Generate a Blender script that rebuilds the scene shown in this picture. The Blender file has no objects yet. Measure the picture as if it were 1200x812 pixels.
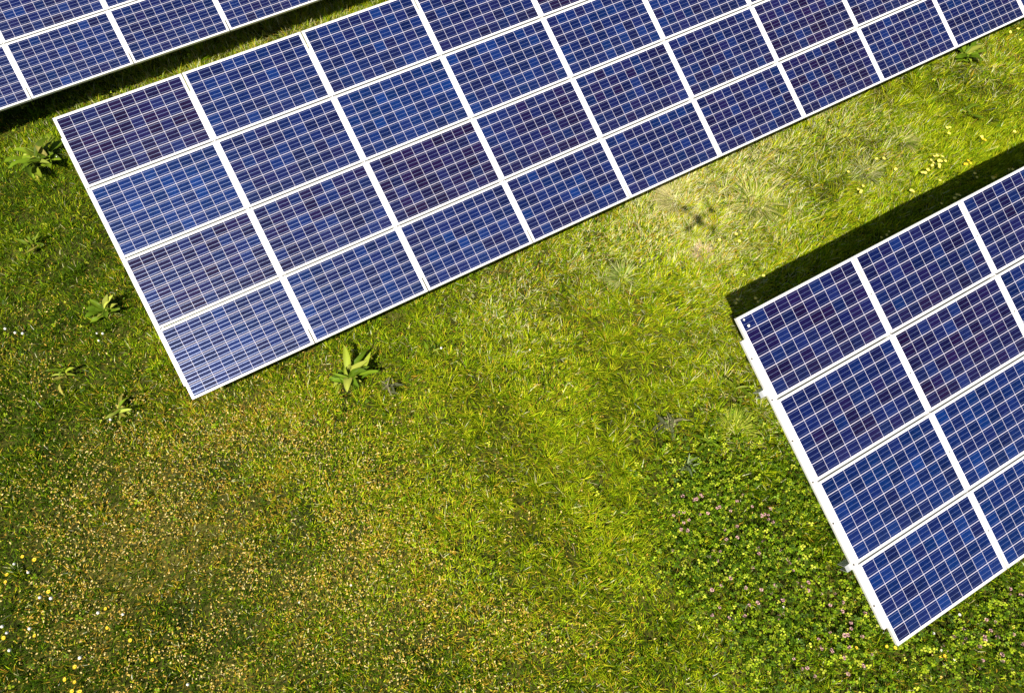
import bpy, bmesh, math, random
import numpy as np
from mathutils import Matrix, Vector

# ------------------------------------------------------------------ camera, sky, sun, exposure
scene = bpy.context.scene
COL = scene.collection
CAM_H = 7.503
R = np.array([[0.8796012982692667, -0.4756687985173452, 0.00638358833931052],
              [-0.43523035020457773, -0.8100949451890249, -0.39283676258719785],
              [0.19203150351913906, 0.34276139499111496, -0.9195860632697317]])   # world -> camera (right, down, forward)
FPX = 680.0
cam_d = bpy.data.cameras.new('camera')
cam = bpy.data.objects.new('camera', cam_d); COL.objects.link(cam)
cam_d.sensor_width = 36.0; cam_d.lens = FPX / 1200 * 36.0
cam_d.clip_start = 0.05; cam_d.clip_end = 2000
cm = Matrix.Identity(4)
for i in range(3):
    cm[i][0] = R[0][i]; cm[i][1] = -R[1][i]; cm[i][2] = -R[2][i]
cm[2][3] = CAM_H
cam.matrix_world = cm
scene.camera = cam

SUN = Vector((0.524, 0.337, -0.782)).normalized()          # the way the light travels
world = bpy.data.worlds.new('World'); scene.world = world; world.use_nodes = True
wn = world.node_tree.nodes; wl = world.node_tree.links
bg = wn['Background']; sky = wn.new('ShaderNodeTexSky'); sky.sky_type = 'NISHITA'
sky.sun_disc = False
sky.sun_elevation = math.asin(-SUN.z); sky.sun_rotation = math.atan2(-SUN.x, -SUN.y)
wl.new(sky.outputs[0], bg.inputs[0]); bg.inputs[1].default_value = 0.05
sd = bpy.data.lights.new('sun', 'SUN'); sd.energy = 5.0; sd.angle = math.radians(0.5); sd.color = (1.0, 0.94, 0.78)
sun = bpy.data.objects.new('sun', sd); COL.objects.link(sun)
sun.rotation_euler = SUN.to_track_quat('-Z', 'Y').to_euler(); sun.location = (-12, -8, 20)
vs = scene.view_settings
vs.view_transform = 'Standard'; vs.look = 'None'; vs.gamma = 1.0; vs.use_curve_mapping = False
vs.exposure = 0.85

rng = np.random.default_rng(7)
random.seed(7)
CAMP = np.array([0, 0, CAM_H])

def at(px, py, z=0.0):
    """point of the photograph (1200 x 812) that lies at height z"""
    d = R.T @ np.array([(px - 600) / FPX, (py - 406) / FPX, 1.0])
    return CAMP + d * ((z - CAM_H) / d[2])

def to_px(P):
    Q = (P - CAMP) @ R.T
    z = np.maximum(Q[:, 2], 0.01)
    return np.stack([Q[:, 0] / z * FPX + 600, Q[:, 1] / z * FPX + 406], 1)

# ------------------------------------------------------------------ helpers
def tag(o, label=None, cat=None, group=None, kind=None):
    if label: o['label'] = label
    if cat: o['category'] = cat
    if group: o['group'] = group
    if kind: o['kind'] = kind
    return o

def mesh_from(name, V, F, mats=(), midx=None, col=None, smooth=False, tri=False):
    """V (n,3) array, F (m,k) int array of equal-sized faces"""
    me = bpy.data.meshes.new(name)
    V = np.asarray(V, dtype=np.float32); F = np.asarray(F, dtype=np.int32)
    k = F.shape[1]
    me.vertices.add(len(V)); me.vertices.foreach_set('co', V.ravel())
    me.loops.add(F.size); me.loops.foreach_set('vertex_index', F.ravel())
    me.polygons.add(len(F)); me.polygons.foreach_set('loop_start', np.arange(0, F.size, k, dtype=np.int32))
    me.polygons.foreach_set('loop_total', np.full(len(F), k, dtype=np.int32))
    if midx is not None: me.polygons.foreach_set('material_index', np.asarray(midx, dtype=np.int32))
    if smooth: me.polygons.foreach_set('use_smooth', np.ones(len(F), dtype=bool))
    me.update(calc_edges=True)
    for m in mats: me.materials.append(m)
    if col is not None:
        a = me.color_attributes.new('tint', 'FLOAT_COLOR', 'POINT')
        c4 = np.ones((len(V), 4), dtype=np.float32); c4[:, :3] = col
        a.data.foreach_set('color', c4.ravel())
    return me

def obj(name, me, parent=None):
    o = bpy.data.objects.new(name, me); COL.objects.link(o)
    if parent: o.parent = parent
    return o

def empty(name, loc):
    o = bpy.data.objects.new(name, None); COL.objects.link(o); o.location = loc; o.empty_display_size = 0.2
    return o

def bm_box(bm, x0, x1, y0, y1, z0, z1):
    vs_ = [bm.verts.new((x, y, z)) for z in (z0, z1) for y in (y0, y1) for x in (x0, x1)]
    for f in ((0, 2, 3, 1), (4, 5, 7, 6), (0, 1, 5, 4), (2, 6, 7, 3), (0, 4, 6, 2), (1, 3, 7, 5)):
        bm.faces.new([vs_[i] for i in f])

def bm_mesh(name, bm, mats, bevel=0.0, smooth=False):
    if bevel:
        bmesh.ops.bevel(bm, geom=list(bm.edges), offset=bevel, segments=2, affect='EDGES', profile=0.7)
    bmesh.ops.recalc_face_normals(bm, faces=bm.faces)
    me = bpy.data.meshes.new(name); bm.to_mesh(me); bm.free()
    if smooth: me.polygons.foreach_set('use_smooth', np.ones(len(me.polygons), dtype=bool))
    for m in mats: me.materials.append(m)
    return me

# value noise
_tab = np.random.default_rng(3).random((256, 256))
def vn(x, y, s, o=0):
    x = np.asarray(x) / s + 17.3 * (o + 1); y = np.asarray(y) / s + 9.1 * (o + 2)
    xi = np.floor(x).astype(int); yi = np.floor(y).astype(int); fx = x - xi; fy = y - yi
    fx = fx * fx * (3 - 2 * fx); fy = fy * fy * (3 - 2 * fy)
    g = lambda a, b: _tab[(a + o * 31) % 256, b % 256]
    return (g(xi, yi) * (1 - fx) + g(xi + 1, yi) * fx) * (1 - fy) + (g(xi, yi + 1) * (1 - fx) + g(xi + 1, yi + 1) * fx) * fy
def fbm(x, y, s, o=0):
    return (vn(x, y, s, o) + 0.5 * vn(x, y, s / 2, o + 1) + 0.25 * vn(x, y, s / 4, o + 2)) / 1.75
def sstep(a, b, x):
    t = np.clip((x - a) / (b - a), 0, 1); return t * t * (3 - 2 * t)
def terrain(x, y):
    return 0.10 * (fbm(x, y, 2.2, 5) - 0.5) + 0.055 * (vn(x, y, 0.38, 8) - 0.5) - 0.17 * sstep(8.7, 10.1, y)

# ------------------------------------------------------------------ materials
def new_mat(name):
    m = bpy.data.materials.new(name); m.use_nodes = True
    return m, m.node_tree.nodes, m.node_tree.links, m.node_tree.nodes['Principled BSDF']

def simple_mat(name, color, rough=0.6, metal=0.0, noise=0.0, scale=8.0):
    m, n, l, p = new_mat(name)
    p.inputs['Roughness'].default_value = rough; p.inputs['Metallic'].default_value = metal
    if noise:
        tc = n.new('ShaderNodeTexCoord'); t = n.new('ShaderNodeTexNoise'); t.inputs['Scale'].default_value = scale
        t.inputs['Detail'].default_value = 4
        l.new(tc.outputs['Object'], t.inputs['Vector'])
        mx = n.new('ShaderNodeMix'); mx.data_type = 'RGBA'
        mx.inputs[6].default_value = (*[c * (1 - noise) for c in color], 1)
        mx.inputs[7].default_value = (*[min(c * (1 + noise), 1) for c in color], 1)
        l.new(t.outputs[0], mx.inputs[0]); l.new(mx.outputs[2], p.inputs['Base Color'])
    else:
        p.inputs['Base Color'].default_value = (*color, 1)
    return m

def leaf_mat(name, trans=0.35, rough=0.55, spec=0.3):
    m, n, l, p = new_mat(name)
    a = n.new('ShaderNodeAttribute'); a.attribute_name = 'tint'
    l.new(a.outputs['Color'], p.inputs['Base Color'])
    p.inputs['Roughness'].default_value = rough; p.inputs['Specular IOR Level'].default_value = spec
    t = n.new('ShaderNodeBsdfTranslucent'); l.new(a.outputs['Color'], t.inputs['Color'])
    mx = n.new('ShaderNodeMixShader'); mx.inputs[0].default_value = trans
    l.new(p.outputs[0], mx.inputs[1]); l.new(t.outputs[0], mx.inputs[2])
    l.new(mx.outputs[0], n['Material Output'].inputs['Surface'])
    return m

M_ALU = simple_mat('anodised_aluminium', (0.66, 0.65, 0.65), 0.42, 0.25, 0.10, 3)
M_RAIL = simple_mat('mill_aluminium', (0.62, 0.61, 0.61), 0.5, 0.25, 0.18, 5)
M_STEEL = simple_mat('galvanised_steel', (0.50, 0.51, 0.52), 0.45, 0.6, 0.15, 12)
M_BOLT = simple_mat('bolt_steel', (0.10, 0.09, 0.09), 0.5, 0.3)
M_BACK = simple_mat('white_backsheet', (0.6, 0.6, 0.6), 0.6)
M_GRASS = leaf_mat('grass_blades', 0.38, 0.6, 0.05)
M_LEAF = leaf_mat('broad_leaves', 0.28, 0.5, 0.10)
M_LITTER = leaf_mat('dry_litter', 0.15, 0.8, 0.1)
M_YELLOW = simple_mat('yellow_petals', (0.75, 0.52, 0.015), 0.6)
M_CREAM = simple_mat('cream_petals', (0.80, 0.68, 0.13), 0.6)
M_WHITE = simple_mat('white_petals', (0.74, 0.72, 0.66), 0.7)
M_PINK = simple_mat('pink_petals', (0.56, 0.33, 0.34), 0.7)
M_STEM = simple_mat('flower_stem', (0.08, 0.13, 0.03), 0.6)
M_DRONE = simple_mat('white_plastic', (0.7, 0.7, 0.7), 0.35)
M_DARKP = simple_mat('dark_plastic', (0.04, 0.04, 0.04), 0.4)

# photovoltaic laminate: white backsheet grid, polycrystalline cells, thin silver busbars
PW, PH = 1.641, 0.9766          # panel width, height
PU, PV = 1.655, 0.99359         # pitch along the row, down the slope
MU, MV = 0.034, 0.027           # white margin round the cells
def make_cell_mat():
    m, n, l, p = new_mat('photovoltaic_cells')
    def math_(op, a, b=None, c=None):
        x = n.new('ShaderNodeMath'); x.operation = op
        for i, q in enumerate((a, b, c)):
            if q is None: continue
            if isinstance(q, (int, float)): x.inputs[i].default_value = q
            else: l.new(q, x.inputs[i])
        return x.outputs[0]
    def mixc(f, a, b):
        x = n.new('ShaderNodeMix'); x.data_type = 'RGBA'
        for i, q in ((0, f), (6, a), (7, b)):
            if isinstance(q, (tuple, float, int)): x.inputs[i].default_value = q
            else: l.new(q, x.inputs[i])
        return x.outputs[2]
    uv = n.new('ShaderNodeUVMap'); uv.uv_map = 'panel'
    sp = n.new('ShaderNodeSeparateXYZ'); l.new(uv.outputs[0], sp.inputs[0])
    cu = math_('DIVIDE', math_('SUBTRACT', sp.outputs[0], MU), (PW - 2 * MU) / 10)
    cv = math_('DIVIDE', math_('SUBTRACT', sp.outputs[1], MV), (PH - 2 * MV) / 6)
    fu = math_('FRACT', cu); fv = math_('FRACT', cv)
    iu = math_('FLOOR', cu); iv = math_('FLOOR', cv)
    du = math_('ABSOLUTE', math_('SUBTRACT', fu, 0.5)); dv = math_('ABSOLUTE', math_('SUBTRACT', fv, 0.5))
    in_u = math_('LESS_THAN', du, 0.5 - 0.0140); in_v = math_('LESS_THAN', dv, 0.5 - 0.024)
    b1 = math_('MULTIPLY', math_('GREATER_THAN', cu, 0.0), math_('LESS_THAN', cu, 10.0))
    b2 = math_('MULTIPLY', math_('GREATER_THAN', cv, 0.0), math_('LESS_THAN', cv, 6.0))
    cell = math_('MULTIPLY', math_('MULTIPLY', in_u, in_v), math_('MULTIPLY', b1, b2))
    # three busbars along the row
    bd = math_('ABSOLUTE', math_('SUBTRACT', math_('FRACT', math_('MULTIPLY', fv, 3.0)), 0.5))
    bus = math_('LESS_THAN', bd, 0.029)
    # per-cell random
    oi = n.new('ShaderNodeObjectInfo')
    cx = n.new('ShaderNodeCombineXYZ'); l.new(iu, cx.inputs[0]); l.new(iv, cx.inputs[1])
    l.new(math_('MULTIPLY', oi.outputs['Random'], 97.0), cx.inputs[2])
    wnz = n.new('ShaderNodeTexWhiteNoise'); wnz.noise_dimensions = '3D'; l.new(cx.outputs[0], wnz.inputs['Vector'])
    sepw = n.new('ShaderNodeSeparateColor'); l.new(wnz.outputs['Color'], sepw.inputs[0])
    so = n.new('ShaderNodeSeparateColor'); l.new(oi.outputs['Color'], so.inputs[0])
    # crystal flakes
    vo = n.new('ShaderNodeTexVoronoi'); vo.inputs['Scale'].default_value = 55.0; l.new(uv.outputs[0], vo.inputs['Vector'])
    vsp = n.new('ShaderNodeSeparateColor'); l.new(vo.outputs['Color'], vsp.inputs[0])
    viol = math_('ADD', so.outputs[0], math_('MULTIPLY', math_('SUBTRACT', sepw.outputs[0], 0.5), 0.75))
    vcl = n.new('ShaderNodeClamp'); l.new(viol, vcl.inputs[0])
    base = mixc(vcl.outputs[0], (0.0020, 0.0070, 0.062, 1), (0.0090, 0.0034, 0.035, 1))
    lift = math_('ADD', so.outputs[1], math_('MULTIPLY', math_('POWER', sepw.outputs[1], 3.0), 0.45))
    lcl = n.new('ShaderNodeClamp'); l.new(lift, lcl.inputs[0])
    base = mixc(lcl.outputs[0], base, (0.0020, 0.0260, 0.145, 1))
    hs = n.new('ShaderNodeHueSaturation'); l.new(base, hs.inputs['Color'])
    l.new(math_('ADD', 0.44, math_('ADD', math_('MULTIPLY', sepw.outputs[2], 0.45), math_('MULTIPLY', vsp.outputs[0], 0.30))), hs.inputs['Value'])
    cellc = mixc(bus, hs.outputs[0], (0.42, 0.50, 0.80, 1))
    inner = math_('MULTIPLY', b1, b2)
    out = mixc(cell, mixc(inner, (0.82, 0.80, 0.84, 1), (0.47, 0.445, 0.54, 1)), cellc)
    l.new(out, p.inputs['Base Color'])
    met = math_('MULTIPLY', bus, cell); l.new(math_('MULTIPLY', met, 0.85), p.inputs['Metallic'])
    p.inputs['Specular IOR Level'].default_value = 0.12           # anti-reflective glass
    # a trace of dust dulls the glass unevenly and gathers along the lower edge
    tn = n.new('ShaderNodeTexNoise'); tn.inputs['Scale'].default_value = 2.3; tn.inputs['Detail'].default_value = 5; l.new(uv.outputs[0], tn.inputs['Vector'])
    l.new(math_('ADD', 0.30, math_('MULTIPLY', tn.outputs[0], 0.20)), p.inputs['Roughness'])
    dust = math_('MULTIPLY', math_('POWER', math_('DIVIDE', sp.outputs[1], PH), 5.0), math_('MULTIPLY', tn.outputs[0], 0.02))
    l.new(mixc(dust, out, (0.40, 0.37, 0.32, 1)), p.inputs['Base Color'])
    return m
M_CELL = make_cell_mat()

# ground: thatch and soil between the blades
def make_ground_mat():
    m, n, l, p = new_mat('turf_soil')
    tc = n.new('ShaderNodeTexCoord')
    t1 = n.new('ShaderNodeTexNoise'); t1.inputs['Scale'].default_value = 0.7; t1.inputs['Detail'].default_value = 8
    t2 = n.new('ShaderNodeTexNoise'); t2.inputs['Scale'].default_value = 28; t2.inputs['Detail'].default_value = 5
    for t in (t1, t2): l.new(tc.outputs['Object'], t.inputs['Vector'])
    r1 = n.new('ShaderNodeValToRGB'); r1.color_ramp.elements[0].color = (0.022, 0.031, 0.005, 1); r1.color_ramp.elements[1].color = (0.092, 0.088, 0.018, 1)
    r1.color_ramp.elements[0].position = 0.35; r1.color_ramp.elements[1].position = 0.68
    l.new(t1.outputs[0], r1.inputs[0])
    r2 = n.new('ShaderNodeValToRGB'); r2.color_ramp.elements[0].color = (0.35, 0.35, 0.3, 1); r2.color_ramp.elements[1].color = (1.5, 1.4, 1.2, 1)
    r2.color_ramp.elements[0].position = 0.3; r2.color_ramp.elements[1].position = 0.75
    l.new(t2.outputs[0], r2.inputs[0])
    mx = n.new('ShaderNodeMix'); mx.data_type = 'RGBA'; mx.blend_type = 'MULTIPLY'; mx.inputs[0].default_value = 1
    l.new(r1.outputs[0], mx.inputs[6]); l.new(r2.outputs[0], mx.inputs[7]); l.new(mx.outputs[2], p.inputs['Base Color'])
    p.inputs['Roughness'].default_value = 0.95; p.inputs['Specular IOR Level'].default_value = 0.1
    bp = n.new('ShaderNodeBump'); bp.inputs['Strength'].default_value = 0.6; bp.inputs['Distance'].default_value = 0.03
    l.new(t2.outputs[0], bp.inputs['Height']); l.new(bp.outputs[0], p.inputs['Normal'])
    return m
M_GROUND = make_ground_mat()

# ------------------------------------------------------------------ the ground: one sheet to the horizon
def ground_sheet():
    fine_x = np.arange(-12, 22.01, 0.2); fine_y = np.arange(-8, 20.01, 0.2)
    far = np.array([25, 32, 45, 70, 120, 220, 450, 900.0])
    xs = np.concatenate([-far[::-1] + 8, fine_x, far + 8]); ys = np.concatenate([-far[::-1] + 5, fine_y, far + 5])
    xs = np.unique(xs); ys = np.unique(ys)
    X, Y = np.meshgrid(xs, ys); Z = terrain(X, Y)
    V = np.stack([X.ravel(), Y.ravel(), Z.ravel()], 1)
    nx = len(xs); ny = len(ys)
    i = np.arange(nx - 1)[None, :] + nx * np.arange(ny - 1)[:, None]
    F = np.stack([i, i + 1, i + nx + 1, i + nx], -1).reshape(-1, 4)
    g = obj('ground', mesh_from('ground', V, F, [M_GROUND], smooth=True)); tag(g, kind='structure')
ground_sheet()

# ------------------------------------------------------------------ solar arrays
FR_D = 0.040                                                 # frame depth
def laminate_mesh():
    bm = bmesh.new(); e = 0.006
    bm_box(bm, e, PW - e, -(PH - e), -e, -0.012, -0.002)
    uvl = bm.loops.layers.uv.new('panel')
    bm.faces.ensure_lookup_table()
    for f in bm.faces:
        up = f.calc_center_median().z > -0.003
        f.material_index = 0 if up else 1
        for lp in f.loops: lp[uvl].uv = (lp.vert.co.x, -lp.vert.co.y)
    return bm_mesh('solar_panel', bm, [M_CELL, M_BACK])
def frame_mesh():
    bm = bmesh.new(); w = 0.013
    for (a, b, c, d) in ((0, PW, -w, 0), (0, PW, -PH, -PH + w), (0, w, -PH + w, -w), (PW - w, PW, -PH + w, -w)):
        bm_box(bm, a, b, c, d, -FR_D, 0.0)
    return bm_mesh('panel_frame', bm, [M_ALU])
LAM = laminate_mesh(); FRM = frame_mesh()
R0, R1 = 0.255, 3.755                                        # where the rails start and stop down the slope
def rail_mesh():
    bm = bmesh.new()
    bm_box(bm, -0.046, 0.046, -R1, -R0, -FR_D - 0.036, -FR_D - 0.001)     # wide box under the frames
    bm_box(bm, -0.0060, 0.0060, -R1, -R0, -FR_D - 0.001, -0.006)         # clamp strip in the gap
    return bm_mesh('rail', bm, [M_RAIL])
def bolt_mesh():
    bm = bmesh.new()
    bmesh.ops.create_cone(bm, cap_ends=True, segments=6, radius1=0.011, radius2=0.010, depth=0.012)
    return bm_mesh('bolt', bm, [M_BOLT])
RAIL = rail_mesh(); BOLT = bolt_mesh()

def solar_array(origin, tilt, slope, yaw, c0, c1, label, tints, end_rail):
    """origin: top left corner of the panel field in world space; u along the row, v down the slope"""
    cu, su = math.cos(slope), math.sin(slope)
    u = np.array([cu, 0, su]); v = np.array([0, -math.cos(tilt), -math.sin(tilt)]); v = v - u * (u @ v); v /= np.linalg.norm(v)
    Y = np.array([[math.cos(yaw), -math.sin(yaw), 0], [math.sin(yaw), math.cos(yaw), 0], [0, 0, 1]])
    u = Y @ u; v = Y @ v; nrm = np.cross(u, -v)
    o = np.array(origin) + np.array([0, 0, CAM_H])
    mid = o + u * PU * (c0 + c1) / 2 + v * 2 * PV
    base = Vector((mid[0], mid[1], 0))
    root = empty('solar_array', base)
    tag(root, label, 'solar array', 'rows of solar arrays in the field')
    def place(ob, a, b, c=0.0):
        P = o + u * a + v * b + nrm * c
        m = Matrix.Identity(4)
        for i in range(3):
            m[i][0] = u[i]; m[i][1] = -v[i]; m[i][2] = nrm[i]; m[i][3] = P[i] - base[i]
        ob.matrix_local = m
    rr = random.Random(int(abs(origin[0] * 100)))
    for ci in range(c0, c1):
        for rj in range(4):
            p = obj('solar_panel', LAM, root); place(p, ci * PU + (PU - PW) / 2, rj * PV)
            t = tints.get((ci, rj), (rr.uniform(0.25, 0.6), rr.uniform(0, 0.15)))
            p.color = (t[0], t[1], 0, 1)
            if t[0] > 0.8: p['label'] = 'darker violet tinted panel'
            elif t[1] > 0.28: p['label'] = 'brighter royal blue panel'
            f = obj('panel_frame', FRM, p)
    # rails under each seam, up the slope
    for ci in range(c0, c1 + 1):
        rl = obj('rail', RAIL, root)
        shift = end_rail if ci == c0 else (-end_rail if ci == c1 else 0.0)
        place(rl, ci * PU + shift, 0.0)
        if end_rail < 0.02 or ci in (c0, c1):
            k = 0
            b = R0 + 0.22
            while b < R1:
                bo = obj('bolt', BOLT, rl)
                if ci in (c0, c1):
                    bo.location = (-0.028 if ci == c0 else 0.028, -b, -FR_D + 0.004)
                else:
                    bo.location = (0.0, -b, -0.004); bo.scale = (0.75, 0.75, 1)
                b += 0.50; k += 1
    # purlins along the row, under the rails
    L0, L1 = c0 * PU, c1 * PU; over = 0.10 if end_rail < 0.02 else -0.3
    for b in (0.88, 3.00):
        bm = bmesh.new()
        z1 = -FR_D - 0.037
        bm_box(bm, L0 - over, L1 + over, -0.035, 0.035, z1 - 0.006, z1)
        bm_box(bm, L0 - over, L1 + over, -0.035, -0.029, z1 - 0.11, z1 - 0.006)
        bm_box(bm, L0 - over, L1 + over, 0.029, 0.035, z1 - 0.11, z1 - 0.006)
        pu = obj('purlin', bm_mesh('purlin', bm, [M_STEEL]), root); place(pu, 0, b)
    # driven posts carrying the purlins
    npost = max(2, int((L1 - L0) / 3.2))
    for k in range(npost):
        a = L0 + 0.8 + (L1 - L0 - 1.6) * k / (npost - 1)
        tops = []
        for b in (0.88, 3.00):
            P = o + u * a + v * b + nrm * (-FR_D - 0.150)
            tops.append(P)
            bm = bmesh.new(); h = P[2] + 0.25
            bm_box(bm, -0.05, 0.05, -0.004, 0.004, -h, 0)
            bm_box(bm, -0.05, -0.044, 0.004, 0.05, -h, 0); bm_box(bm, 0.044, 0.05, 0.004, 0.05, -h, 0)
            po = obj('post', bm_mesh('post', bm, [M_STEEL]), root); po.location = Vector(P) - base
        # a brace from the foot of the tall post to the short one
        A_ = Vector(tops[0]) + Vector((0.07, 0, -0.9)); B_ = Vector(tops[1]) + Vector((0.07, 0, -0.05))
        bm = bmesh.new(); ln = (B_ - A_).length; bm_box(bm, -0.02, 0.02, -0.02, 0.02, 0, ln)
        br = obj('brace', bm_mesh('brace', bm, [M_STEEL]), root)
        br.rotation_mode = 'QUATERNION'; br.rotation_quaternion = (B_ - A_).to_track_quat('Z', 'Y'); br.location = A_ - base
    return o, u, v, nrm

V_ = lambda s, l=0.0: (s, l)
tA = {(0, 0): V_(.95), (0, 1): V_(.05, .38), (0, 2): V_(.6, .02), (0, 3): V_(.25, .22),
      (1, 0): V_(.15, .12), (1, 1): V_(.3, .08), (1, 2): V_(.55, .05), (1, 3): V_(.3, .2),
      (2, 0): V_(.25, .12), (2, 1): V_(.05, .3), (2, 2): V_(.9), (2, 3): V_(.5, .18),
      (3, 0): V_(.4, .1), (3, 1): V_(.35, .22), (3, 2): V_(.7, .05), (3, 3): V_(.45, .15),
      (4, 0): V_(1.15), (4, 1): V_(.35, .15), (4, 2): V_(.6, .06), (4, 3): V_(.5, .14),
      (5, 1): V_(.45, .12), (5, 2): V_(.55, .1), (5, 3): V_(.6, .06), (6, 1): V_(.85), (6, 2): V_(.85), (6, 3): V_(.75, .03),
      (7, 2): V_(.75), (7, 3): V_(.45, .05), (8, 3): V_(.4, .03), (9, 3): V_(.5)}
tB = {(0, 0): V_(.65), (0, 1): V_(.5, .04), (0, 2): V_(.2, .2), (0, 3): V_(.25, .2),
      (1, 0): V_(.5), (1, 1): V_(.85), (1, 2): V_(.1, .18), (1, 3): V_(.1, .25), (2, 0): V_(.5), (2, 1): V_(.15, .15), (2, 2): V_(.2, .1)}
tC = {(i, j): V_(.12 + .1 * ((i * 7 + j * 3) % 4), .04 + .04 * ((i + j) % 2)) for i in range(-5, 9) for j in range(4)}
D = math.radians
PA = solar_array((-2.454, 7.603, -5.645), D(21.0), D(0.07), D(-0.03), 0, 12,
                 'long solar array running across the field, its whole left end over open grass', tA, 0.024)
PB = solar_array((3.474, 1.249, -5.657), D(20.31), D(0.12), D(-0.10), 0, 6,
                 'solar array at the right, throwing a black shadow past its upper edge', tB, 0.012)
PC = solar_array((-3.310, 13.844, -5.657), D(21.69), D(0.18), D(0.13), -4, 6,
                 'solar array in the top left corner beyond a narrow strip of grass', tC, 0.024)

# bird droppings on the first cell of the right array
def dropping():
    o, u, v, nrm = PB
    for k, (a, b, r) in enumerate(((0.085, 0.055, 0.012), (0.105, 0.135, 0.016))):
        bm = bmesh.new(); bmesh.ops.create_icosphere(bm, subdivisions=2, radius=r)
        for q in bm.verts: q.co.z *= 0.15; q.co.x *= 1 + 0.3 * math.sin(q.co.y * 300)
        ob = obj('bird_dropping', bm_mesh('bird_dropping', bm, [M_WHITE], smooth=True))
        P = o + u * a + v * b + nrm * 0.001
        m = Matrix.Identity(4)
        for i in range(3): m[i][0] = u[i]; m[i][1] = -v[i]; m[i][2] = nrm[i]; m[i][3] = P[i]
        ob.matrix_world = m
        tag(ob, 'smaller white bird dropping nearest the upper left corner of the right array' if k == 0 else
            'larger white bird dropping on the first cell of the right array', 'bird dropping')
dropping()

# ------------------------------------------------------------------ fields that decide what grows where, with edge darkening painted in
def blobs(lst):
    c = [(at(px, py)[:2], r, w) for px, py, r, w in lst]
    def f(x, y):
        s = 0
        for (p, r, w) in c: s = s + w * np.exp(-((x - p[0]) ** 2 + (y - p[1]) ** 2) / (2 * r * r))
        return s
    return f
F_DRY = blobs([(150, 600, 1.0, .8), (300, 560, .8, .6), (420, 720, 1.0, .6), (610, 770, .8, .75), (480, 720, .7, .5), (440, 560, .5, .35), (660, 455, .3, .4), (40, 420, .5, .5), (230, 690, 1.0, .8), (330, 640, 1.0, .5),
               (90, 640, .8, .5), (250, 480, .6, .5), (540, 600, .8, .3), (1100, 790, .6, .3)])
F_STRAW = blobs([(800, 235, .55, 1.3), (880, 180, .6, 1.0), (985, 125, .7, .5), (760, 265, .4, .5), (850, 290, .6, .35), (1020, 195, .5, .45), (700, 300, .5, .4),
                 (600, 360, .5, .35), (900, 240, .5, .4), (850, 400, .5, .3), (890, 480, .5, .4), (1130, 75, .5, .4), (170, 100, .7, .4), (300, 50, .7, .5), (380, 20, .7, .4)])
F_LUSH = blobs([(1080, 140, 1.4, .9), (950, 250, 1.1, .8), (780, 360, 1.2, .7), (650, 460, 1.1, .6), (700, 600, .9, .5), (860, 440, .8, .7), (560, 430, .9, .4), (200, 110, 1, .5), (360, 20, 1, .6), (1170, 180, .8, .7), (450, 560, .8, .4), (600, 620, .9, .5), (520, 700, .8, .4), (350, 500, .6, .3), (700, 690, .8, .4), (380, 620, .8, .25), (740, 780, .6, .3), (930, 780, .6, .3)])
F_CLOV = blobs([(875, 590, .58, .85), (930, 655, .62, .85), (850, 640, .6, .5), (975, 725, .65, .6), (1110, 750, .5, .6), (1180, 725, .4, .5), (800, 570, .35, .5), (870, 710, .5, .4), (1010, 700, .4, .4)])
F_DARK_VIGNETTE = blobs([(60, 780, 1.1, .8), (30, 640, .6, .6), (30, 520, .7, .6), (160, 790, .9, .6), (600, 660, .5, .4), (930, 560, .35, .8), (960, 600, .3, .5), (20, 230, .8, .4), (60, 330, .5, .3), (250, 790, .9, .5), (100, 460, .6, .4),  # dark green growth, plus lens vignetting painted into left edge and bottom corners
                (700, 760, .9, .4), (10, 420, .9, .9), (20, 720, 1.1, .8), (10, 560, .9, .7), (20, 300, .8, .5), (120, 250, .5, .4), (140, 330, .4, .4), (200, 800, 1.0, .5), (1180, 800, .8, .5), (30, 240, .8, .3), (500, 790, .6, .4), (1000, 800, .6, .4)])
F_TALL = blobs([(300, 55, .9, .7), (170, 105, .8, .6), (400, 10, .8, .7), (900, 220, 1.0, .5), (1050, 110, 1.0, .5), (800, 250, .6, .5), (860, 480, .5, .5), (930, 560, .35, .6), (960, 620, .3, .5), (50, 170, .5, .4)])

# visible patch of ground and what hides it
cor = [at(-25, -25), at(1225, -25), at(1225, 837), at(-25, 837)]
xs_ = [c[0] for c in cor]; ys_ = [c[1] for c in cor]
BX = (min(xs_) - 1.5, max(xs_) + 1.5); BY = (min(ys_) - 1.5, max(ys_) + 1.5)
def hidden(P):
    """True where the photo cannot see the ground because a table is in front of it (well inside its outline)"""
    out = np.zeros(len(P), bool)
    d = P - CAMP
    for (o, u, v, nrm), c0, c1 in ((PA, 0, 12), (PB, 0, 6), (PC, -4, 6)):
        t = ((o - CAMP) @ nrm) / (d @ nrm)
        Q = CAMP + d * t[:, None] - o
        a = Q @ u; b = Q @ v
        out |= (t > 0) & (t < 1) & (a > c0 * PU + 0.45) & (a < c1 * PU - 0.3) & (b > 0.45) & (b < 4 * PV - 0.45)
    return out

def scatter(density, seed):
    r = np.random.default_rng(seed)
    n = int((BX[1] - BX[0]) * (BY[1] - BY[0]) * density)
    P = np.zeros((n, 3)); P[:, 0] = r.uniform(*BX, n); P[:, 1] = r.uniform(*BY, n)
    px = to_px(P)
    m = 130
    vis = (px[:, 0] > -m) & (px[:, 0] < 1200 + m) & (px[:, 1] > -m) & (px[:, 1] < 812 + m)
    near = (px[:, 0] > -30) & (px[:, 0] < 1230) & (px[:, 1] > -30) & (px[:, 1] < 842)
    keep = vis & (near | (r.random(n) < 0.6))
    keep &= ~hidden(P) | (r.random(n) < 0.06)
    P = P[keep]; P[:, 2] = terrain(P[:, 0], P[:, 1])
    return P, r

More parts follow.
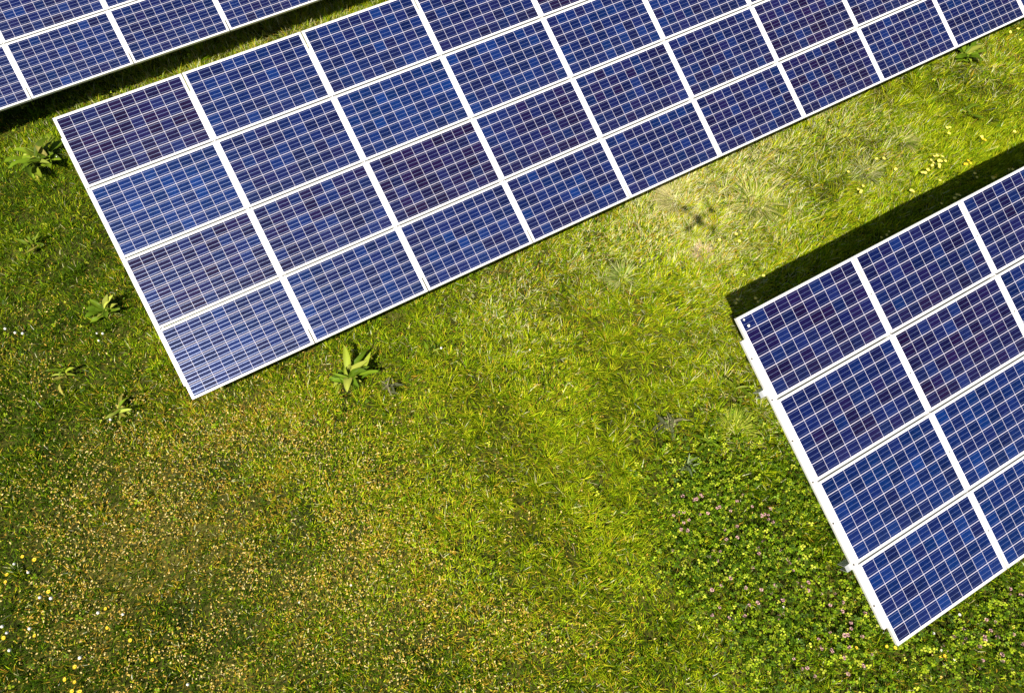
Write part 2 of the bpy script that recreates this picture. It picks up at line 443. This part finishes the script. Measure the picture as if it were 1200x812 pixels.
PAL = np.array([[0.155, 0.265, 0.004],     # fresh green
                [0.320, 0.390, 0.007],     # yellow green
                [0.046, 0.092, 0.003],     # deep green
                [0.680, 0.620, 0.310],     # pale straw
                [0.510, 0.320, 0.032],     # brown thatch
                [0.480, 0.500, 0.018]])    # bright lime yellow
def blades(P, L, W, lean, dirn, bend, col):
    """curved three-row blades"""
    n = len(P)
    d = np.stack([np.cos(dirn), np.sin(dirn), np.zeros(n)], 1)
    s = np.stack([-np.sin(dirn), np.cos(dirn), np.zeros(n)], 1)
    # twist of the blade's face
    up = np.array([0, 0, 1.0])
    rows = []
    pts = []
    for t in (0.0, 0.5, 1.0):
        ang = lean + bend * t
        if t == 0: p = P
        else:
            p = p + (d * np.sin(ang)[:, None] + up * np.cos(ang)[:, None]) * (L * 0.5)[:, None]
        pts.append(p)
    V = np.empty((n, 5, 3))
    V[:, 0] = pts[0] - s * (W * 0.5)[:, None]; V[:, 1] = pts[0] + s * (W * 0.5)[:, None]
    V[:, 2] = pts[1] + s * (W * 0.45)[:, None]; V[:, 3] = pts[1] - s * (W * 0.45)[:, None]
    V[:, 4] = pts[2]
    i = np.arange(n)[:, None] * 5
    F = np.concatenate([i + np.array([[0, 1, 2]]), i + np.array([[0, 2, 3]]), i + np.array([[3, 2, 4]])], 0)
    return V.reshape(-1, 3), F, np.repeat(col, 5, 0)

def grass():
    P, r = scatter(2300, 11)
    nb = len(P)
    # tufts: bunches of blades that lean outwards from one root
    T, r2 = scatter(34, 15)
    m = r2.integers(18, 60, len(T)); idx = np.repeat(np.arange(len(T)), m)
    off = r2.normal(0, 1, (len(idx), 2)) * (r2.uniform(.018, .055, len(T))[idx])[:, None]
    Q = T[idx].copy(); Q[:, :2] += off; Q[:, 2] = terrain(Q[:, 0], Q[:, 1])
    P = np.concatenate([P, Q]); n = len(P); istuft = np.arange(n) >= nb
    tuft_tone = np.concatenate([np.zeros(nb), r2.normal(0, 1, len(T))[idx]])
    tuft_len = np.concatenate([np.ones(nb), r2.uniform(.9, 1.7, len(T))[idx]])
    tdir = np.concatenate([np.zeros(nb), np.arctan2(off[:, 1], off[:, 0])])
    x, y = P[:, 0], P[:, 1]
    dry, straw, lush, clov, dark, tall = [f(x, y) for f in (F_DRY, F_STRAW, F_LUSH, F_CLOV, F_DARK_VIGNETTE, F_TALL)]
    n2 = fbm(x, y, 0.25, 30); n3 = vn(x, y, 0.10, 40)
    keep = r.random(n) < np.clip(1.0 - 0.62 * clov * sstep(.36, .5, fbm(x, y, 0.28, 70)) - 0.10 * dry * (n2 > 0.5) - 0.55 * (n3 < 0.22), 0.15, 1)
    P = P[keep]; x, y, dry, straw, lush, clov, dark, tall, n2, n3, istuft, tuft_tone, tuft_len, tdir = [
        q[keep] for q in (x, y, dry, straw, lush, clov, dark, tall, n2, n3, istuft, tuft_tone, tuft_len, tdir)]
    n1 = fbm(x, y, 0.9, 20); n4 = fbm(x, y, 2.4, 25)
    n = len(P)
    w = np.stack([0.95 + 0.4 * lush + 1.2 * (n1 - .5) + 0.3 * clov,
                  0.50 + 1.2 * lush + 2.0 * (n2 - .5) + 1.0 * (n1 - .5) + 0.25 * tuft_tone,
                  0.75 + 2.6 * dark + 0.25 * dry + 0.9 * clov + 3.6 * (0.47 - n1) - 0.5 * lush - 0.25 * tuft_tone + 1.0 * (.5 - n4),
                  0.05 + 2.1 * straw + 0.12 * dry + 0.8 * np.maximum(n2 - .56, 0) + 0.10 * np.maximum(tuft_tone, 0),
                  0.08 + 0.60 * dry * (.3 + 1.5 * (n2 > .5)) + 0.3 * straw + 1.0 * np.maximum(n4 - .55, 0),
                  0.12 + 0.8 * lush + 0.35 * straw + 0.8 * (n3 - .5) + 0.2 * tuft_tone], 1)
    w = np.maximum(w, 0.01); w /= w.sum(1, keepdims=True)
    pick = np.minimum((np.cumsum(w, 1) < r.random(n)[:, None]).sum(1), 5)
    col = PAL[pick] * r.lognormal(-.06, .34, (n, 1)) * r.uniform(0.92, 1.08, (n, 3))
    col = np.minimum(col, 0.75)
    L = (0.05 + 0.055 * r.random(n)) * tuft_len * (1 + 0.9 * tall + 0.35 * lush - 0.25 * dry + 0.5 * (n2 - .5))
    W = r.uniform(0.0050, 0.0095, n) * (1 + 0.15 * tall)
    flow = 2 * math.pi * fbm(x, y, 1.1, 50) * 1.8
    dirn = flow + r.normal(0, 1, n) * (1.5 - .55 * np.clip(lush + straw, 0, 1.2))
    dirn = np.where(istuft, tdir + r.normal(0, .5, n), dirn)
    lean = np.abs(r.normal(0.55, 0.28, n)); bend = r.uniform(0.2, 0.9, n)
    V, F, C = blades(P, L, W, lean, dirn, bend, col)
    o = obj('grass', mesh_from('grass', V, F, [M_GRASS], col=C))
    tag(o, 'short rough meadow grass, green and straw coloured, covering the field', 'grass', kind='stuff')
grass()

# tiny pale seed heads and dead leaf bits in the dry turf
def litter():
    P, r = scatter(900, 12)
    x, y = P[:, 0], P[:, 1]
    pr = 0.02 + 0.75 * F_DRY(x, y) * (.18 + .9 * sstep(.38, .62, fbm(x, y, 0.6, 60))) * (0.35 + 1.4 * vn(x, y, .12, 66)) + 0.10 * F_STRAW(x, y)
    px = to_px(P); pr *= np.where(px[:, 0] > 750, 0.5, 1)
    P = P[r.random(len(P)) < pr]; n = len(P)
    P[:, 2] += r.uniform(0.035, 0.08, n)
    s = r.uniform(0.003, 0.0095, n); a = r.uniform(0, 6.28, n); el = r.uniform(1.0, 2.2, n)
    d = np.stack([np.cos(a), np.sin(a), r.normal(0, .35, n)], 1) * (s * el)[:, None]
    e = np.stack([-np.sin(a), np.cos(a), r.normal(0, .35, n)], 1) * s[:, None]
    V = np.stack([P - d, P - e, P + d, P + e], 1).reshape(-1, 3)
    F = np.arange(4 * n).reshape(-1, 4)
    pal = np.array([[.58, .39, .09], [.46, .27, .04], [.70, .54, .22], [.44, .35, .05]])
    c = pal[r.integers(0, 4, n)] * r.uniform(.7, 1.15, (n, 1))
    o = obj('seed_heads', mesh_from('seed_heads', V, F, [M_LITTER], col=np.repeat(c, 4, 0)))
    tag(o, 'pale tan seed heads and dead bits scattered through the dry turf', 'seed heads', kind='stuff')
litter()

# clover and other low broad leaves
def clover():
    P, r = scatter(1900, 13)
    x, y = P[:, 0], P[:, 1]
    pr = np.clip(F_CLOV(x, y), 0, 1) * np.clip(0.3 + 2.4 * (fbm(x, y, 0.28, 70) - 0.36), 0.06, 1) + 0.010
    P = P[r.random(len(P)) < pr]; n = len(P)
    h = r.uniform(0.03, 0.16, n) * (0.5 + 1.0 * vn(P[:, 0], P[:, 1], 0.22, 77))
    P[:, 2] += h
    k = 3
    Vs = []; Cs = []
    a0 = r.uniform(0, 6.28, n); sz = 0.008 + 0.014 * r.random(n) ** 1.5
    pal = np.array([[.140, .235, .006], [.300, .390, .014], [.045, .095, .004], [.480, .520, .045]])
    c = pal[r.choice(4, n, p=[.32, .18, .42, .08])] * r.uniform(.75, 1.25, (n, 1))
    tiltx = r.normal(0, .55, n); tilty = r.normal(0, .55, n)
    for j in range(k):
        a = a0 + j * 2.094 + r.normal(0, .15, n)
        d = np.stack([np.cos(a), np.sin(a), np.cos(a) * tiltx + np.sin(a) * tilty], 1)
        s = np.stack([-np.sin(a), np.cos(a), -np.sin(a) * tiltx + np.cos(a) * tilty], 1)
        b = P
        q = [b + d * (sz * .1)[:, None], b + d * (sz * .8)[:, None] + s * (sz * .62)[:, None] + [0, 0, .004],
             b + d * (sz * 1.5)[:, None] + s * (sz * .42)[:, None], b + d * (sz * 1.42)[:, None], b + d * (sz * 1.5)[:, None] - s * (sz * .42)[:, None],
             b + d * (sz * .8)[:, None] - s * (sz * .62)[:, None] + [0, 0, .004]]
        Vs.append(np.stack(q, 1)); Cs.append(np.repeat(c[:, None], 6, 1))
    V = np.concatenate(Vs).reshape(-1, 3); C = np.concatenate(Cs).reshape(-1, 3)
    F = np.arange(len(V)).reshape(-1, 6)
    o = obj('clover', mesh_from('clover', V, F, [M_LEAF], col=C))
    tag(o, 'low dark green clover leaves forming a patch beside the right array', 'clover', kind='stuff')
clover()

# ------------------------------------------------------------------ plants one can point at
def leaf_strip(base, az, length, width, rise, droop, nseg=6, fold=0.25, wav=0.0, rr=random):
    """one broad leaf: two half blades folded along the midrib"""
    V = []; 
    d = Vector((math.cos(az), math.sin(az), 0)); s = Vector((-math.sin(az), math.cos(az), 0))
    p = Vector(base); ang = rise
    for i in range(nseg + 1):
        t = i / nseg
        w = width * 0.5 * (math.sin(math.pi * min(1, t * 0.92 + 0.06)) ** 0.75) * (0.35 if t < 0.12 else 1)
        wz = wav * math.sin(t * 11 + az * 3) * width
        V += [p + s * w + Vector((0, 0, w * fold + wz)), p.copy(), p - s * w + Vector((0, 0, w * fold - wz))]
        p = p + (d * math.cos(ang) + Vector((0, 0, math.sin(ang)))) * (length / nseg)
        ang -= droop / nseg
    F = []
    for i in range(nseg):
        a = i * 3
        F += [(a, a + 1, a + 4, a + 3), (a + 1, a + 2, a + 5, a + 4)]
    return V, F

def dock(px, py, nl, size, pal, label, seed, rise=(0.15, 1.0), wid=(0.20, 0.33), name='dock_plant', cat='weed'):
    rr = random.Random(seed); nl = int(nl * 2.0)
    g = at(px, py, 0.05); base = (g[0], g[1], float(terrain(g[0], g[1])))
    V = []; F = []; C = []
    for i in range(nl):
        az = i * 2.4 + rr.uniform(-.6, .6)
        inner = i > nl * 0.65
        Lf = 1.0 * size * (rr.uniform(0.2, 0.5) if inner else rr.uniform(0.3, 1.1))
        ri = rr.uniform(.7, 1.3) if inner else rr.uniform(*rise)
        v, f = leaf_strip((rr.gauss(0, .16 * size), rr.gauss(0, .16 * size), rr.uniform(.04, .10)), az, Lf, Lf * rr.uniform(*wid), ri, rr.uniform(0.4, 1.3),
                          nseg=7, fold=rr.uniform(.1, .8), wav=rr.uniform(0.02, .16), rr=rr)
        # leaves are seldom straight: swing each one sideways along its length
        sw = rr.uniform(-.5, .5)
        v = [q + Vector((-math.sin(az), math.cos(az), 0)) * sw * Lf * ((k // 3) / 7) ** 2 for k, q in enumerate(v)]
        o = len(V); V += [list(q) for q in v]; F += [[a + o for a in q] for q in f]
        c = np.array(rr.choice(pal)) * rr.uniform(.6, 1.25)
        C += [np.minimum(c * (1.3 if k % 3 == 1 else rr.uniform(.85, 1.1)), .8) for k in range(len(v))]
    ob = obj(name, mesh_from(name, V, F, [M_LEAF], col=np.array(C), smooth=True)); ob.location = base
    tag(ob, label, cat, 'broad leaved weeds in the grass')
    return ob
GRN = [(.13, .20, .010), (.22, .27, .025), (.06, .11, .005), (.30, .33, .05), (.08, .14, .006), (.10, .17, .008)]
OLD = [(.13, .19, .010), (.20, .25, .02), (.07, .115, .006), (.30, .27, .05), (.28, .33, .05), (.10, .16, .008), (.15, .22, .012), (.09, .14, .006)]
GREY = [(.13, .13, .07), (.08, .09, .04), (.20, .18, .10)]
dock(410, 441, 24, 0.34, GRN, 'pale green dock plant with spread leaves below the edge of the long array', 1)
dock(50, 190, 40, 0.40, OLD, 'dense dock rosette left of the upper left corner of the long array', 2)
dock(126, 366, 14, 0.24, GRN, 'dark green dock with one glossy broad leaf left of the long array', 3, wid=(.28, .42))
dock(143, 482, 11, 0.24, OLD, 'sparse weed with yellowing leaves left of the lowest corner of the long array', 4)
dock(40, 288, 12, 0.22, OLD, 'narrow leaved weed at the left edge of the field', 5, wid=(.14, .22))
dock(1131, 68, 15, 0.34, GRN, 'leafy weed half under the lower edge of the long array at upper right', 6)
dock(508, 412, 12, 0.20, OLD, 'small grassy weed beside a white flower near the middle', 7, wid=(.1, .18))
dock(455, 452, 12, 0.20, GREY, 'greyish low weed right of the pale green dock', 8, wid=(.12, .2))
dock(785, 494, 15, 0.27, GREY, 'withered grey weed lying flat near the clover patch', 9, rise=(0.0, 0.35), wid=(.12, .22))
dock(1132, 134, 7, 0.26, OLD, 'low dark weed in bright grass between the long array and the right array', 10, wid=(.15, .25))
dock(865, 455, 9, 0.22, OLD, 'small dark weed left of the right array beside its upper bracket', 11, wid=(.15, .25))
dock(826, 520, 10, 0.22, GRN, 'upright pale leaved weed at the upper rim of the clover patch', 12, wid=(.14, .22))
dock(806, 546, 10, 0.18, [(.16, .2, .09), (.13, .17, .07)], 'small grey green weed inside the upper clover patch', 13, wid=(.12, .2))
dock(75, 440, 9, 0.2, OLD, 'low dark weed on dry turf near the left edge', 14, wid=(.15, .25))

def tussock(px, py, nb, length, pal, label, seed, lean=(0.3, 1.1), wid=0.013, az=None, spread=0.06):
    r = np.random.default_rng(seed)
    g = at(px, py, 0.08); base = np.array([g[0], g[1], float(terrain(g[0], g[1]))])
    a = np.where(r.random(nb) < .45, r.uniform(0, 6.28, nb), r.normal(r.uniform(0, 6.28), .8, nb)) if az is None else r.normal(az, .8, nb)
    rad = spread * np.sqrt(r.random(nb))
    P = np.stack([np.cos(a) * rad, np.sin(a) * rad, np.zeros(nb)], 1)
    L = length * r.uniform(.5, 1.0, nb); W = wid * r.uniform(.6, 1.3, nb)
    c = np.array(pal)[r.integers(0, len(pal), nb)] * r.uniform(.75, 1.25, (nb, 1))
    V, F, C = blades(P, L, W, r.uniform(*lean, nb), a + r.normal(0, .25, nb), r.uniform(.4, 1.2, nb), c)
    ob = obj('grass_tussock', mesh_from('grass_tussock', V, F, [M_GRASS], col=C)); ob.location = base
    tag(ob, label, 'tussock', 'grass tussocks in the field')
PALE = [(.40, .40, .12), (.28, .33, .07), (.52, .46, .20), (.18, .24, .03)]
tussock(886, 236, 230, .50, PALE, 'largest pale grass tussock with long spread blades between the two arrays', 1, spread=.15, wid=.017)
tussock(731, 325, 170, .34, [(.30, .36, .10), (.16, .24, .03), (.42, .42, .16)], 'grey green grass tussock below the middle of the long array', 2, spread=.07)
tussock(825, 296, 300, .22, [(.52, .38, .26), (.42, .33, .18), (.56, .46, .33)], 'small dry pinkish grass tuft beside the dark shadow spots', 3, spread=.05)
tussock(1056, 163, 260, .32, PALE, 'pale tussock in bright grass above the yellow flower cluster', 4, spread=.10)
tussock(1018, 200, 260, .30, [(.34, .37, .14), (.25, .29, .09), (.42, .40, .20)], 'greyish tussock left of the yellow flower cluster', 5, spread=.12)
tussock(862, 505, 330, .32, [(.28, .35, .03), (.40, .42, .06), (.16, .23, .02)], 'bright leaning grass tuft between the right array and the grey weed', 6, spread=.14, az=math.radians(40))
tussock(905, 30 + 120, 200, .28, PALE, 'pale laid grass tuft just below the lower edge of the long array', 7, spread=.14, az=math.radians(200))
tussock(795, 232, 300, .30, [(.60, .53, .28), (.48, .44, .18), (.36, .37, .12)], 'pale straw grass tuft above the dark shadow spots', 8, spread=.22, az=math.radians(150))
tussock(45, 165, 200, .24, [(.16, .23, .02), (.25, .29, .05)], 'green tussock above the dense dock rosette', 9, spread=.08)

# ------------------------------------------------------------------ flowers
def flower_mesh(name, petal, r, h, kind):
    bm = bmesh.new()
    if kind == 'clock':
        bmesh.ops.create_icosphere(bm, subdivisions=2, radius=r, matrix=Matrix.Translation((0, 0, h)))
    elif kind == 'cup':
        npet = 8
        c = bm.verts.new((0, 0, h + .001))
        for k in range(npet):
            a = 2 * math.pi * k / npet; b = a + .36; e = a - .36
            q = [bm.verts.new((math.cos(e) * r * .55, math.sin(e) * r * .55, h + .002)), bm.verts.new((math.cos(e + .1) * r, math.sin(e + .1) * r, h + .007)),
                 bm.verts.new((math.cos(b - .1) * r, math.sin(b - .1) * r, h + .007)), bm.verts.new((math.cos(b) * r * .55, math.sin(b) * r * .55, h + .002))]
            bm.faces.new([c] + q)
        g = bmesh.ops.create_icosphere(bm, subdivisions=1, radius=r * .4, matrix=Matrix.Translation((0, 0, h + .004)))
    else:                                                     # clover blossom: a ball of little florets
        rr = random.Random(4)
        for k in range(26):
            z = rr.uniform(-.2, 1); a = k * 2.4; q = math.sqrt(max(0, 1 - z * z))
            d = Vector((math.cos(a) * q, math.sin(a) * q, z)); s = d.orthogonal().normalized() * r * .22
            p0 = Vector((0, 0, h)) + d * r * .35; p1 = Vector((0, 0, h)) + d * r
            bm.faces.new([bm.verts.new(p0 - s * .5), bm.verts.new(p1 - s), bm.verts.new(p1 + s), bm.verts.new(p0 + s * .5)])
    nf = len(bm.faces)
    bmesh.ops.create_cone(bm, cap_ends=False, segments=5, radius1=.002, radius2=.0016, depth=h, matrix=Matrix.Translation((0, 0, h / 2)))
    bm.faces.ensure_lookup_table()
    for i, f in enumerate(bm.faces): f.material_index = 0 if i < nf else 1
    me = bpy.data.meshes.new(name); bm.to_mesh(me); bm.free()
    me.materials.append(petal); me.materials.append(M_STEM)
    return me
ME_BUT = flower_mesh('buttercup', M_YELLOW, .023, .13, 'cup')
ME_COW = flower_mesh('cowslip', M_CREAM, .024, .15, 'cup')
ME_CLK = flower_mesh('dandelion_clock', M_WHITE, .018, .11, 'clock')
ME_DAI = flower_mesh('daisy', M_WHITE, .018, .10, 'cup')
ME_PNK = flower_mesh('clover_blossom', M_PINK, .021, .14, 'ball')
fr = random.Random(21)
def flowers(name, me, pts, label, cat, group=None, h=.12, sc=(.85, 1.2)):
    first = None
    for (px, py) in pts:
        g = at(px, py, h)
        if first is None: first = o = obj(name, me)
        else: o = first.copy(); COL.objects.link(o)
        o.location = (g[0], g[1], float(terrain(g[0], g[1])))
        s = fr.uniform(*sc); o.scale = (s, s, 1)
        o.rotation_euler = (fr.gauss(0, .12), fr.gauss(0, .12), fr.uniform(0, 6.28))
        tag(o, label, cat, group)
q3 = lambda l, s, x0, y0: [(x / s + x0, y / s + y0) for x, y in l]
flowers('cowslip', ME_COW, q3([(770, 95), (785, 84), (800, 78), (816, 84), (790, 106), (806, 111), (822, 105), (832, 96), (800, 96), (779, 109), (795, 115), (812, 98)], 3.122, 840, 160),
        'pale yellow flower in the dense cluster above the shadow of the right array', 'flower', 'yellow flower cluster')
flowers('cowslip', ME_COW, q3([(585, 90), (600, 92), (655, 122), (470, 132), (525, 190), (505, 203), (515, 211), (526, 205), (707, 208), (715, 205), (720, 210), (757, 140), (762, 130), (752, 145), (808, 175), (78, 360), (78, 393), (5, 385), (66, 372)], 3.122, 840, 160),
        'pale yellow flower scattered in bright grass between the arrays', 'flower', 'pale yellow flowers in sunlit grass')
flowers('buttercup', ME_BUT, q3([(905, 98), (915, 94), (912, 105), (921, 99), (967, 17), (975, 22), (962, 12)], 3.122, 840, 160),
        'golden yellow flower tuft close to the outer edge of the black shadow', 'flower', 'golden flowers by the shadow edge')
flowers('cowslip', ME_COW, q3([(940, 145), (943, 153), (1000, 150), (1003, 160), (1065, 127), (1080, 124), (875, 225), (870, 236), (880, 230), (807, 258), (610, 355), (610, 368), (588, 380), (168, 521), (143, 597), (143, 608), (60, 612), (70, 609)], 3.122, 840, 160),
        'pale yellow flower standing in the black shadow of the right array', 'flower', 'flowers in the shadow')
flowers('buttercup', ME_BUT, q3([(1015, 145), (1018, 155)], 3.122, 840, 160),
        'deeper golden flower standing in the black shadow of the right array', 'flower', 'golden flowers in the shadow')
flowers('cowslip', ME_COW, q3([(985, 30), (990, 85), (930, 35), (660, 495), (640, 490), (652, 523), (962, 510), (815, 545), (803, 548)], 4.06, 950, 30),
        'pale yellow flower in grass near the upper right corner of the photo', 'flower', 'flowers in the upper right')
flowers('buttercup', ME_BUT, q3([(110, 195), (157, 210), (43, 287), (40, 312), (228, 357), (500, 508), (483, 430), (593, 568), (27, 555), (178, 555), (318, 742), (350, 762), (340, 797), (365, 797), (358, 690), (708, 658)], 3.832, 0, 600),
        'yellow buttercup in the dark turf in the lower left corner', 'flower', 'buttercups in the lower left', h=.08, sc=(.8, 1.05))
flowers('dandelion_clock', ME_CLK, q3([(76, 230), (130, 270), (188, 380), (230, 387), (443, 452), (562, 460), (20, 512), (40, 535), (132, 518), (27, 630), (370, 640), (838, 780)], 3.832, 0, 600),
        'white dandelion clock in the dark turf in the lower left corner', 'flower', 'dandelion clocks in the lower left', h=.08, sc=(.8, 1.1))
flowers('dandelion_clock', ME_CLK, q3([(85, 283), (127, 281), (20, 262)], 4.06, 0, 320),
        'white dandelion clock near the left edge left of the long array', 'flower', 'dandelion clocks by the left edge', h=.08, sc=(.8, 1.1))
flowers('dandelion_clock', ME_CLK, q3([(475, 292), (500, 297), (480, 328)], 4.06, 0, 320),
        'white flower head beside the glossy dark green dock', 'flower', 'white heads by the glossy dock', h=.08, sc=(.7, 1.0))
flowers('dandelion_clock', ME_CLK, q3([(545, 703)], 4.06, 0, 320), 'white flower head beside the sparse yellowing weed', 'flower', h=.08, sc=(.9, .95))
flowers('dandelion_clock', ME_CLK, [(518, 409)], 'white flower head on the small grassy weed near the middle', 'flower', h=.08, sc=(.9, .95))
flowers('daisy', ME_DAI, [(350, 708), (413, 686), (622, 411), (68, 185), (9, 182)], 'small white daisy standing alone in open turf', 'flower', 'lone daisies', h=.08, sc=(.6, .8))
flowers('daisy', ME_DAI, [(1097, 743), (935, 750), (918, 710), (1102, 763), (1116, 774), (1125, 719)], 'white daisy among the clover near the lower right array corner', 'flower', 'daisies in the clover', h=.12, sc=(.7, 1.0))
flowers('buttercup', ME_BUT, [(1035.5, 753), (1047, 758.5), (1002, 762), (1105, 769), (1099, 771)], 'yellow buttercup close to the lowest corner of the right array', 'flower', 'buttercups by the right array', h=.12, sc=(.6, .9))
pk = []
cl = random.Random(8)
centres = [(870, 580), (900, 600), (842, 590), (812, 585), (858, 622), (835, 650), (890, 640), (920, 655), (940, 690), (962, 705), (985, 715), (915, 715), (880, 690), (870, 720), (1000, 735), (1020, 700), (1040, 720),
           (975, 760), (1010, 775), (950, 785), (1112, 755), (1130, 745), (1150, 760), (1180, 700), (1165, 735), (1190, 745), (1170, 770), (905, 690), (848, 690), (835, 715), (790, 600), (800, 630)]
for (cx_, cy_) in centres:
    for k in range(cl.randint(2, 6)): pk.append((cx_ + cl.gauss(0, 9), cy_ + cl.gauss(0, 8)))
flowers('clover_blossom', ME_PNK, pk, 'pink clover blossom in the dark green patch beside the right array', 'flower', 'pink clover blossoms', h=.15, sc=(.7, 1.15))

# ------------------------------------------------------------------ the quadcopter whose shadow lies between the arrays
def quadcopter():
    rt = empty('quadcopter', (0, 0, CAM_H + 0.16))
    fwd = math.atan2(R[2][1], R[2][0]); rt.rotation_euler = (0, 0, fwd - math.pi / 2)
    tag(rt, 'white quadcopter hovering high above the grass, seen only by its blurred shadow', 'drone')
    bm = bmesh.new(); bmesh.ops.create_uvsphere(bm, u_segments=20, v_segments=12, radius=1)
    for q in bm.verts: q.co = Vector((q.co.x * .065, q.co.y * .11, q.co.z * .045))
    obj('body', bm_mesh('body', bm, [M_DRONE], smooth=True), rt)
    for sx in (-1, 1):
        for sy in (-1, 1):
            e = Vector((sx * .20, sy * .185, .01))
            bm = bmesh.new(); q = Vector((0, 0, 1)).rotation_difference(e.normalized()).to_matrix().to_4x4()
            bmesh.ops.create_cone(bm, cap_ends=True, segments=10, radius1=.018, radius2=.014, depth=e.length, matrix=Matrix.Translation(e / 2) @ q)
            obj('arm', bm_mesh('arm', bm, [M_DRONE]), rt)
            bm = bmesh.new(); bmesh.ops.create_cone(bm, cap_ends=True, segments=14, radius1=.042, radius2=.038, depth=.05)
            mo = obj('motor', bm_mesh('motor', bm, [M_DARKP]), rt); mo.location = e + Vector((0, 0, .025))
            bm = bmesh.new(); bm_box(bm, -.165, .165, -.024, .024, -.0015, .0015)
            for w in bm.verts: w.co.z += .004 * (1 if w.co.y > 0 else -1) * (1 if w.co.x > 0 else -1); w.co.y *= (.55 if abs(w.co.x) > .1 else 1)
            pr = obj('propeller', bm_mesh('propeller', bm, [M_DRONE]), rt); pr.location = e + Vector((0, 0, .054)); pr.rotation_euler = (0, 0, .6 + sx * 1.1 + sy * .5)
    for sx in (-1, 1):
        bm = bmesh.new(); bm_box(bm, -.007, .007, -.075, .075, -.115, -.103); bm_box(bm, -.005, .005, -.05, -.04, -.103, -.02); bm_box(bm, -.005, .005, .04, .05, -.103, -.02)
        lg = obj('landing_leg', bm_mesh('landing_leg', bm, [M_DRONE]), rt); lg.location = (sx * .075, -.03, 0)
    bm = bmesh.new(); bm_box(bm, -.03, .03, -.03, .02, -.085, -.045)
    obj('gimbal', bm_mesh('gimbal', bm, [M_DARKP], bevel=.006), rt)
quadcopter()
